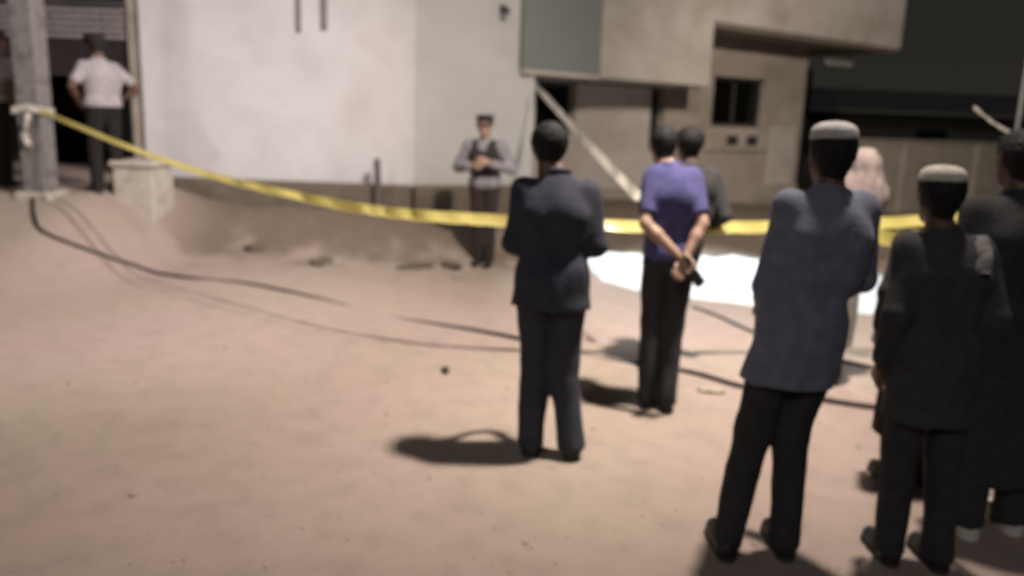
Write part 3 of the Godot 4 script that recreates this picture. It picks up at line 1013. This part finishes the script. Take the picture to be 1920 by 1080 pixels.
func build_yard(post_paint, concrete, tape_m, tape_pale, rubber, galv, dirt) -> void:
	# post at the entrance with the tape tied round it
	var p := thing("post", on_ground(-5.33, -9.0), 0.0, "grey square post before the shutter entrance with tape tied round it", "post")
	box("shaft", Vector3(-0.13, -0.3, -0.13), Vector3(0.13, 4.2, 0.13), post_paint, p, 0.015)
	box("footing", Vector3(-0.2, -0.3, -0.2), Vector3(0.2, 0.05, 0.2), concrete, p, 0.02)
	var blk := thing("concrete_block", Vector3(-4.5, 0.2, -9.75), 0.0, "low stained concrete block where the ramp meets the white wall", "block")
	box("block_body", Vector3(-0.26, -0.3, -0.3), Vector3(0.22, 0.82, 0.28), concrete, blk, 0.02)
	box("cap_slab", Vector3(-0.29, 0.823, -0.33), Vector3(0.25, 0.9, 0.31), concrete, blk, 0.02)
	var stub := thing("stub_post", on_ground(-1.81, -10.5), 0.0, "short dark stub of a post at the foot of the white wall", "post")
	put("shaft", tube([Vector3(0, -0.1, 0), Vector3(0.01, 0.3, 0), Vector3(0.0, 0.68, 0.01)], 0.05, 0.04, 10), surface(Color(0.12, 0.1, 0.09).linear_to_srgb(), 0.9, "stain", 2.0), stub)

	var t := thing("barrier_tape", Vector3(-5.2, 1.6, -8.85), 0.0, "long yellow barrier tape sagging from the post across the yard", "barrier tape")
	var rel := func(a: Array) -> Array: return a.map(func(q): return q - Vector3(-5.2, 1.6, -8.85))
	put("strip", ribbon(rel.call(spline([Vector3(-5.2, 1.66, -8.85), Vector3(-3.79, 1.31, -8.0), Vector3(-2.75, 1.13, -7.3), Vector3(-1.56, 1.03, -6.4), Vector3(-0.85, 1.01, -5.9), Vector3(-0.09, 1.02, -5.6), Vector3(0.96, 1.01, -5.6), Vector3(1.81, 1.03, -5.7), Vector3(2.69, 1.07, -5.85), Vector3(3.6, 1.13, -6.05), Vector3(6.0, 1.3, -6.6)], 10)), [0.042, 0.085], [-0.3, -0.8, -0.5, -0.35, -0.3, -0.4, -0.25, -0.35, -0.2]), tape_m, t)
	put("knot", ribbon(rel.call(spline([Vector3(-5.48, 1.64, -8.84), Vector3(-5.33, 1.68, -8.84), Vector3(-5.18, 1.65, -8.84), Vector3(-5.17, 1.64, -9.0), Vector3(-5.2, 1.64, -9.15), Vector3(-5.33, 1.64, -9.16), Vector3(-5.47, 1.64, -9.15), Vector3(-5.49, 1.64, -9.0), Vector3(-5.48, 1.64, -8.84)], 4)), 0.07, [0.05, 0.1, 0.0]), tape_pale, t)
	put("loose_end", ribbon(rel.call(spline([Vector3(-5.3, 1.62, -8.83), Vector3(-5.34, 1.45, -8.8), Vector3(-5.32, 1.28, -8.82)], 5)), 0.06, [0.2, 1.1, 0.4]), tape_pale, t)
	var t2 := ribbon(spline([Vector3(2.45, 1.05, -5.74), Vector3(2.7, 0.97, -5.78), Vector3(2.95, 0.97, -5.85), Vector3(3.3, 1.0, -5.95), Vector3(3.7, 1.06, -6.1)], 8), 0.11, [0.2, 0.0, -0.25, 0.1])
	tag(put("tape_fold", t2, tape_m), "slack second length of yellow tape drooping between the two capped heads", "barrier tape")
	var t3 := ribbon(spline([Vector3(0.22, 2.2, -11.15), Vector3(0.4, 1.93, -9.7), Vector3(0.58, 1.66, -8.3), Vector3(0.74, 1.42, -7.0), Vector3(0.9, 1.19, -5.75)], 8), 0.07, [-0.3, -0.5, -0.3, -0.6])
	tag(put("upper_tape", t3, tape_pale), "pale tape slanting down from the grey wall to the man in purple", "barrier tape")
	var pole := thing("thin_pole", on_ground(3.75, -6.15), 0.0, "thin pale metal pole at the right behind the last man", "pole")
	put("shaft", tube([Vector3(0, -0.2, 0), Vector3(0, 1.5, 0), Vector3(0, 3.4, 0)], 0.018, 0.016, 8), galv, pole)
	var t4 := ribbon(spline([Vector3(3.32, 1.92, -6.0), Vector3(3.5, 1.82, -6.06), Vector3(3.74, 1.72, -6.12)], 8), 0.026, [-0.4, -0.6, -0.3])
	tag(put("tape_scrap", t4, tape_pale), "short pinkish strip reaching up from the thin pole over the dark yard", "strip")

	# white sheet added on the ground to make the bright pool of light
	var rim := [Vector2(0.9, -10.35), Vector2(0.95, -9.4), Vector2(1.0, -8.7), Vector2(1.35, -8.2), Vector2(1.9, -7.92), Vector2(2.5, -7.66), Vector2(3.1, -7.55), Vector2(3.7, -7.45), Vector2(4.35, -8.1), Vector2(4.6, -9.2), Vector2(4.5, -10.3), Vector2(3.4, -10.5), Vector2(2.2, -10.6), Vector2(1.4, -10.6)]
	var mid := Vector2(2.6, -9.1)
	var rings := []
	for k in [0.02, 0.15, 0.3, 0.45, 0.6, 0.75, 0.88, 0.97, 1.0]:
		var ring := []
		for i in rim.size() * 5:
			var a: Vector2 = rim[i / 5]
			var c: Vector2 = rim[(i / 5 + 1) % rim.size()]
			var q: Vector2 = mid.lerp(a.lerp(c, (i % 5) / 5.0), k)
			var y: float = 0.03 + absf(bumps.get_noise_2d(q.x * 6.0, q.y * 3.0)) * 0.12 * (1.0 - k * 0.6)
			if k == 1.0: y = 0.006
			ring.append(Vector3(q.x, ground_y(q.x, -q.y) + y, q.y))
		rings.append(ring)
	var shm := cloth(0.82, 0.83, 0.84, 0.1)
	tag(put("added_white_sheet", ring_mesh(rings, true), shm), "wide white sheet added on the dirt for the bright pool of floodlight", "sheet")

	# cables lying across the yard
	var run := func(pts: Array, sink: Array) -> Array:
		var flat := []
		for i in pts.size(): flat.append(Vector3(pts[i].x, sink[i], pts[i].y))
		return spline(flat, 8).map(func(q): return Vector3(q.x, ground_y(q.x, -q.z) + q.y, q.z))
	var c1 = run.call([Vector2(-5.33, -8.84), Vector2(-5.2, -8.6), Vector2(-4.98, -8.26), Vector2(-4.81, -8.12), Vector2(-4.56, -8.1), Vector2(-4.23, -8.19), Vector2(-3.9, -8.3), Vector2(-3.38, -8.12), Vector2(-3.1, -8.11), Vector2(-2.78, -8), Vector2(-2.26, -7.69), Vector2(-1.57, -7.21), Vector2(-1.23, -6.95), Vector2(-0.87, -6.7), Vector2(-0.03, -6.25), Vector2(0.6, -5.8), Vector2(1.27, -5.44), Vector2(1.6, -5.13), Vector2(2.2, -4.86), Vector2(3.2, -4.5), Vector2(4.3, -3.9)], [0.03, 0.016, 0.016, 0.016, 0.016, 0.016, 0.016, 0.012, -0.006, 0.002, 0.006, -0.012, -0.026, -0.01, 0.012, -0.014, 0.012, 0.014, 0.014, 0.014, 0.014])
	tag(put("ground_hose", tube(c1, 0.019, 0.019, 8), rubber), "long dark hose over the dirt from the grey post, partly buried", "hose")
	var c2 = run.call([Vector2(1.75, -7.55), Vector2(1.9, -7.25), Vector2(2.1, -6.6), Vector2(2.5, -5.9), Vector2(3.2, -5.4)], [0.012, 0.014, 0.014, 0.012, 0.012])
	tag(put("ground_cable", tube(c2, 0.013, 0.013, 7), rubber), "short dark cable running from the near edge of the white sheet", "cable")

	# clods, stones and litter
	var clod := surface(Color(0.13, 0.105, 0.08).linear_to_srgb(), 0.95, "stain", 3.0, "dirt_n", 0.8)
	var stone := surface(Color(0.3, 0.26, 0.22).linear_to_srgb(), 0.9, "stain", 3.0, "dirt_n", 0.6)
	var spots := [
		[-2.23, -9.2, 0.34, 0.09, 0.2, clod, "flat dark clod of earth, leftmost at the foot of the bank"],
		[-2.06, -9.16, 0.16, 0.1, 0.13, stone, "pale stone resting against the leftmost clod of the bank"],
		[-1.12, -9.2, 0.5, 0.08, 0.22, clod, "broad flat clod at the bank foot below the stub post"],
		[-0.72, -9.25, 0.4, 0.06, 0.2, clod, "flat dark clod by the feet of the officer in the vest"],
		[-3.1, -9.5, 0.26, 0.1, 0.18, clod, "lump of dark earth on the bank near the concrete block"],
		[-0.6, -8.7, 0.3, 0.06, 0.14, stone, "small pale stone in front of the officer in the vest"]]
	for i in spots.size():
		var s: Array = spots[i]
		rock("earth_clod" if s[5] == clod else "stone", on_ground(s[0], s[1], s[3] * 0.12), Vector3(s[2], s[3], s[4]), i + 1, s[5], s[6], "clod" if s[5] == clod else "stone")
	rock("scrap", on_ground(-0.44, -5.28, 0.012), Vector3(0.13, 0.03, 0.05), 11, rubber, "small dark scrap lying alone on the open dirt", "litter")
	rock("leaf_litter", on_ground(1.34, -5.05, 0.012), Vector3(0.17, 0.02, 0.09), 12, surface(Color(0.3, 0.26, 0.2).linear_to_srgb(), 0.8), "dull flat scrap beside the cable behind the man in purple", "litter")

	# loose pebbles all over the yard
	var sp := SphereMesh.new()
	sp.radius = 0.5
	sp.height = 0.7
	sp.radial_segments = 7
	sp.rings = 4
	var mm := MultiMesh.new()
	mm.transform_format = MultiMesh.TRANSFORM_3D
	mm.mesh = sp
	mm.instance_count = 2600
	for i in 2600:
		var x := rng.randf_range(-6.0, 6.0)
		var z := -rng.randf_range(2.2, 10.8)
		var s := rng.randf_range(0.004, 0.013) * (2.2 if rng.randf() < 0.06 else 1.0)
		mm.set_instance_transform(i, Transform3D(Basis.from_euler(Vector3(rng.randf() * 0.5, rng.randf() * TAU, 0)).scaled(Vector3(s, s * 0.6, s * 0.8) * 1.6), on_ground(x, z, s * 0.1)))
	var pb := MultiMeshInstance3D.new()
	pb.name = "pebbles"
	pb.multimesh = mm
	pb.material_override = stone
	add_child(pb)
	tag(pb, "fine pebbles scattered over the dirt yard", "pebbles", "", "stuff")

func build_people() -> void:
	var dark_skin := skin(0.1, 0.055, 0.038)
	var mid_skin := skin(0.3, 0.19, 0.14)
	var navy := cloth(0.042, 0.043, 0.06, 0.1)
	var black := cloth(0.034, 0.032, 0.034, 0.1)
	var black2 := cloth(0.034, 0.031, 0.033, 0.1)
	var charcoal := cloth(0.048, 0.046, 0.049, 0.1)
	var purple := cloth(0.085, 0.078, 0.2)
	var blue_grey := cloth(0.165, 0.17, 0.225, 0.5)
	var white_shirt := cloth(0.36, 0.325, 0.325)
	var pale_cap := cloth(0.5, 0.465, 0.44)
	var pink := cloth(0.27, 0.21, 0.19)
	var pale_robe := cloth(0.32, 0.29, 0.26)
	var brown := cloth(0.035, 0.026, 0.021)
	var grey_shirt := cloth(0.25, 0.235, 0.25)
	var dark_cap := cloth(0.03, 0.026, 0.026)
	var sandal := surface(Color(0.5, 0.45, 0.4).linear_to_srgb(), 0.7)
	# the man alone in the middle, seen from behind
	person({"at": on_ground(0.22, -3.95), "height": 1.7, "skin": dark_skin, "shirt": navy, "trousers": navy, "collar": true, "label": "person in a dark navy shirt standing alone mid-yard, back turned, hands in front",
		"chest": Vector3(-0.02, 1.27, 0), "head": Vector3(-0.06, 1.605, -0.075), "nod": -0.15, "wide": 0.98, "cell": 0.0125, "fat": 0.0, "sleeve": 0.002,
		"el": Vector3(-0.225, 1.12, -0.01), "er": Vector3(0.195, 1.12, -0.01), "wl": Vector3(-0.13, 1.04, -0.16), "wr": Vector3(0.1, 1.05, -0.17), "palm_l": Vector3(0.3, 0, 0.95), "palm_r": Vector3(-0.3, 0, 0.95),
		"hip": Vector3(-0.02, 0.93, 0), "kl": Vector3(-0.085, 0.5, -0.03), "kr": Vector3(0.055, 0.5, -0.02), "fl": Vector3(-0.1, 0, 0.0), "fr": Vector3(0.12, 0, 0.03), "hem": 0.8, "loose": 0.012})
	# the man in the purple shirt, hands clasped behind his back
	var b := person({"at": on_ground(0.91, -4.75), "height": 1.72, "slim": 0.86, "skin": mid_skin, "shirt": purple, "trousers": black, "label": "person in a purple blue short sleeved shirt, hands clasped behind the back", "short": true, "collar": true,
		"chest": Vector3(0.02, 1.3, 0.02), "neck": Vector3(-0.02, 1.47, -0.03), "head": Vector3(-0.05, 1.59, -0.08), "nod": -0.25, "cell": 0.0125, "sleeve": 0.004, "wide": 0.84,
		"el": Vector3(-0.175, 1.15, 0.12), "er": Vector3(0.215, 1.16, 0.12), "wl": Vector3(0.05, 0.98, 0.21), "wr": Vector3(0.085, 0.95, 0.2), "palm_l": Vector3(0.1, -0.2, 0.9), "palm_r": Vector3(-0.1, -0.2, 0.9), "curl": 0.9,
		"hip": Vector3(0.03, 0.93, 0), "fl": Vector3(-0.06, 0, 0.0), "fr": Vector3(0.07, 0, 0.06), "hem": 0.93, "loose": 0.006})
	var radio := thing("handheld_radio", b.position + Vector3(0.13, 0.88, 0.24), 0.3, "small dark handset held behind the back of the man in purple", "handset")
	radio.rotation.z = 0.7
	var rm := surface(Color(0.015, 0.015, 0.016).linear_to_srgb(), 0.5)
	box("handset_body", Vector3(-0.03, -0.08, -0.018), Vector3(0.03, 0.06, 0.018), rm, radio, 0.008)
	put("antenna", tube([Vector3(0.018, 0.06, 0), Vector3(0.018, 0.19, 0)], 0.008, 0.006, 8), rm, radio)
	box("knob", Vector3(-0.022, 0.062, -0.008), Vector3(-0.006, 0.078, 0.008), rm, radio, 0.003)
	# the officer half hidden behind him
	person({"at": on_ground(1.2, -5.55), "turn": 0.15, "height": 1.71, "skin": dark_skin, "shirt": charcoal, "trousers": black2, "vest": black, "label": "person in a dark vest half hidden behind the man in purple", "wear": "hair", "head_cell": 0.0055, "cell": 0.015,
		"el": Vector3(-0.23, 1.12, 0.03), "er": Vector3(0.26, 1.12, 0.03), "wl": Vector3(-0.22, 0.98, -0.16), "wr": Vector3(0.2, 1.0, -0.16), "hip": Vector3(-0.06, 0.93, 0), "fl": Vector3(-0.2, 0, 0), "fr": Vector3(-0.06, 0, 0)})
	# tall man with the flat cap
	person({"at": on_ground(1.02, -3.02), "height": 1.73, "slim": 0.9, "skin": dark_skin, "shirt": blue_grey, "trousers": black2, "label": "tall person in a long dark blue shirt with bright shoulders and pale round cap", "wear": "kufi", "cap": pale_cap,
		"hip": Vector3(0.12, 0.93, 0), "chest": Vector3(0.18, 1.3, 0), "neck": Vector3(0.19, 1.48, -0.04), "head": Vector3(0.195, 1.605, -0.075), "wide": 0.98, "fat": 0.004, "sleeve": 0.002, "cell": 0.0125,
		"el": Vector3(-0.03, 1.1, -0.05), "er": Vector3(0.39, 1.14, -0.06), "wl": Vector3(0.02, 1.0, -0.24), "wr": Vector3(0.24, 1.0, -0.25), "palm_l": Vector3(0.3, 0, 0.9), "palm_r": Vector3(-0.3, 0, 0.9),
		"fl": Vector3(-0.13, 0, 0.02), "fr": Vector3(0.14, 0, 0.0), "kl": Vector3(-0.03, 0.52, -0.03), "kr": Vector3(0.14, 0.52, -0.03), "hem": 0.74, "flare": 0.0, "loose": 0.008})
	# pale headscarf, mostly hidden behind the tall man
	person({"at": on_ground(2.3, -5.35), "height": 1.6, "skin": mid_skin, "shirt": pale_robe, "trousers": brown, "top_name": "robe", "label": "person in a pale pink headscarf and long robe behind the tall capped man", "wear": "scarf", "cap": pink, "head_cell": 0.006, "cell": 0.015,
		"el": Vector3(-0.27, 1.12, 0.02), "er": Vector3(0.09, 1.12, 0.02), "hip": Vector3(-0.13, 0.93, 0), "chest": Vector3(-0.07, 1.27, 0), "wide": 0.85, "head": Vector3(0, 1.6, -0.05), "wl": Vector3(-0.24, 0.9, -0.1), "wr": Vector3(0.04, 0.9, -0.1), "fl": Vector3(-0.22, 0, 0), "fr": Vector3(-0.06, 0, 0), "hem": 0.3, "flare": 0.0})
	# shorter man in dark clothes and a white cap
	var dd := person({"at": on_ground(1.66, -3.0), "height": 1.59, "slim": 0.92, "skin": dark_skin, "shirt": charcoal, "trousers": black, "label": "shorter person all in black with a bright white cap, back turned", "wear": "kufi", "cap": cloth(0.55, 0.51, 0.43),
		"chest": Vector3(-0.02, 1.27, 0), "neck": Vector3(-0.04, 1.46, -0.04), "head": Vector3(-0.055, 1.6, -0.07), "wide": 0.95, "sleeve": 0.006, "cell": 0.0125,
		"el": Vector3(-0.235, 1.12, 0.05), "er": Vector3(0.205, 1.12, 0.05), "wl": Vector3(-0.22, 0.88, -0.06), "wr": Vector3(0.22, 0.88, -0.06), "fl": Vector3(-0.11, 0, 0), "fr": Vector3(0.1, 0, 0.04), "hem": 0.66, "loose": 0.01})
	var sc := put("shoulder_cloth", ribbon(spline([Vector3(0.06, 1.32, 0.135), Vector3(0.085, 1.4, 0.09), Vector3(0.105, 1.445, -0.01), Vector3(0.12, 1.38, -0.13)], 6), 0.06, [1.4, 1.2, 1.3], 0.006), cloth(0.17, 0.155, 0.15), dd)
	# last man, cut by the frame
	person({"at": on_ground(2.12, -3.3), "height": 1.74, "skin": dark_skin, "shirt": black, "trousers": black2, "label": "person in a long black gown and light sandals, half cut off at the right edge", "soles": sandal, "shoes": sandal,
		"chest": Vector3(-0.03, 1.27, 0), "cell": 0.0135, "wide": 1.0, "fat": 0.01, "sleeve": 0.008, "el": Vector3(-0.25, 1.1, 0.02), "er": Vector3(0.27, 1.1, 0.02), "wl": Vector3(-0.25, 0.86, -0.08), "wr": Vector3(0.25, 0.86, -0.06), "fl": Vector3(-0.1, 0, 0.05), "fr": Vector3(0.12, 0, 0), "hem": 0.24, "flare": 0.01, "loose": 0.01, "top_name": "gown"})
	# a man hidden between them
	person({"at": on_ground(2.0, -3.75), "height": 1.5, "skin": dark_skin, "shirt": brown, "trousers": black2, "label": "person in dark brown hidden behind the short man in the white cap", "cell": 0.015, "head_cell": 0.0055,
		"el": Vector3(-0.24, 1.12, 0.02), "er": Vector3(0.24, 1.12, 0.02), "wl": Vector3(-0.22, 0.88, -0.08), "wr": Vector3(0.22, 0.88, -0.08), "fl": Vector3(-0.1, 0, 0), "fr": Vector3(0.1, 0, 0), "hem": 0.3, "top_name": "gown"})
	# officer in a vest beyond the tape, facing the street
	person({"at": on_ground(-0.36, -9.4), "turn": PI - 0.2, "height": 1.74, "skin": mid_skin, "shirt": grey_shirt, "trousers": brown, "vest": black, "label": "officer in a dark vest and cap facing the street beyond the tape", "wear": "peaked", "cap": dark_cap, "cell": 0.016, "head_cell": 0.006, "fat": 0.0, "wide": 1.12, "sleeve": 0.012,
		"el": Vector3(-0.32, 1.13, -0.02), "er": Vector3(0.32, 1.13, -0.02), "wl": Vector3(-0.1, 1.2, -0.24), "wr": Vector3(0.1, 1.16, -0.24), "palm_l": Vector3(0.3, 0, 0.9), "palm_r": Vector3(-0.3, 0, 0.9), "fl": Vector3(-0.07, 0, 0), "fr": Vector3(0.07, 0, 0.04)})
	# two officers in white shirts at the shuttered entrance
	person({"at": on_ground(-4.83, -9.5), "turn": 0.9, "height": 1.8, "skin": dark_skin, "shirt": white_shirt, "trousers": cloth(0.016, 0.013, 0.012, 0.05), "belt": 0.09, "label": "officer in a white shirt, hand on hip, in front of the dark entrance", "wear": "peaked", "cap": dark_cap, "cell": 0.016, "head_cell": 0.006, "hem": 0.95, "nod": -0.2, "fat": 0.03, "short": true,
		"el": Vector3(-0.34, 1.16, 0.06), "er": Vector3(0.34, 1.16, 0.14), "wl": Vector3(-0.2, 0.98, -0.1), "wr": Vector3(0.19, 1.02, -0.02), "fl": Vector3(-0.12, 0, 0), "fr": Vector3(0.12, 0, 0.02), "loose": 0.01})
	person({"at": on_ground(-6.12, -9.55), "turn": -0.3, "height": 1.78, "skin": dark_skin, "shirt": white_shirt, "trousers": cloth(0.016, 0.013, 0.012, 0.05), "belt": 0.09, "label": "officer in a white shirt cut by the left edge of the frame", "wear": "peaked", "cap": dark_cap, "cell": 0.016, "head_cell": 0.006, "hem": 0.95, "fat": 0.02, "short": true,
		"el": Vector3(-0.27, 1.14, 0.03), "er": Vector3(0.25, 1.14, 0.03), "wl": Vector3(-0.25, 0.9, -0.08), "wr": Vector3(0.23, 0.9, -0.08), "fl": Vector3(-0.12, 0, 0), "fr": Vector3(0.12, 0, 0.02), "loose": 0.01})
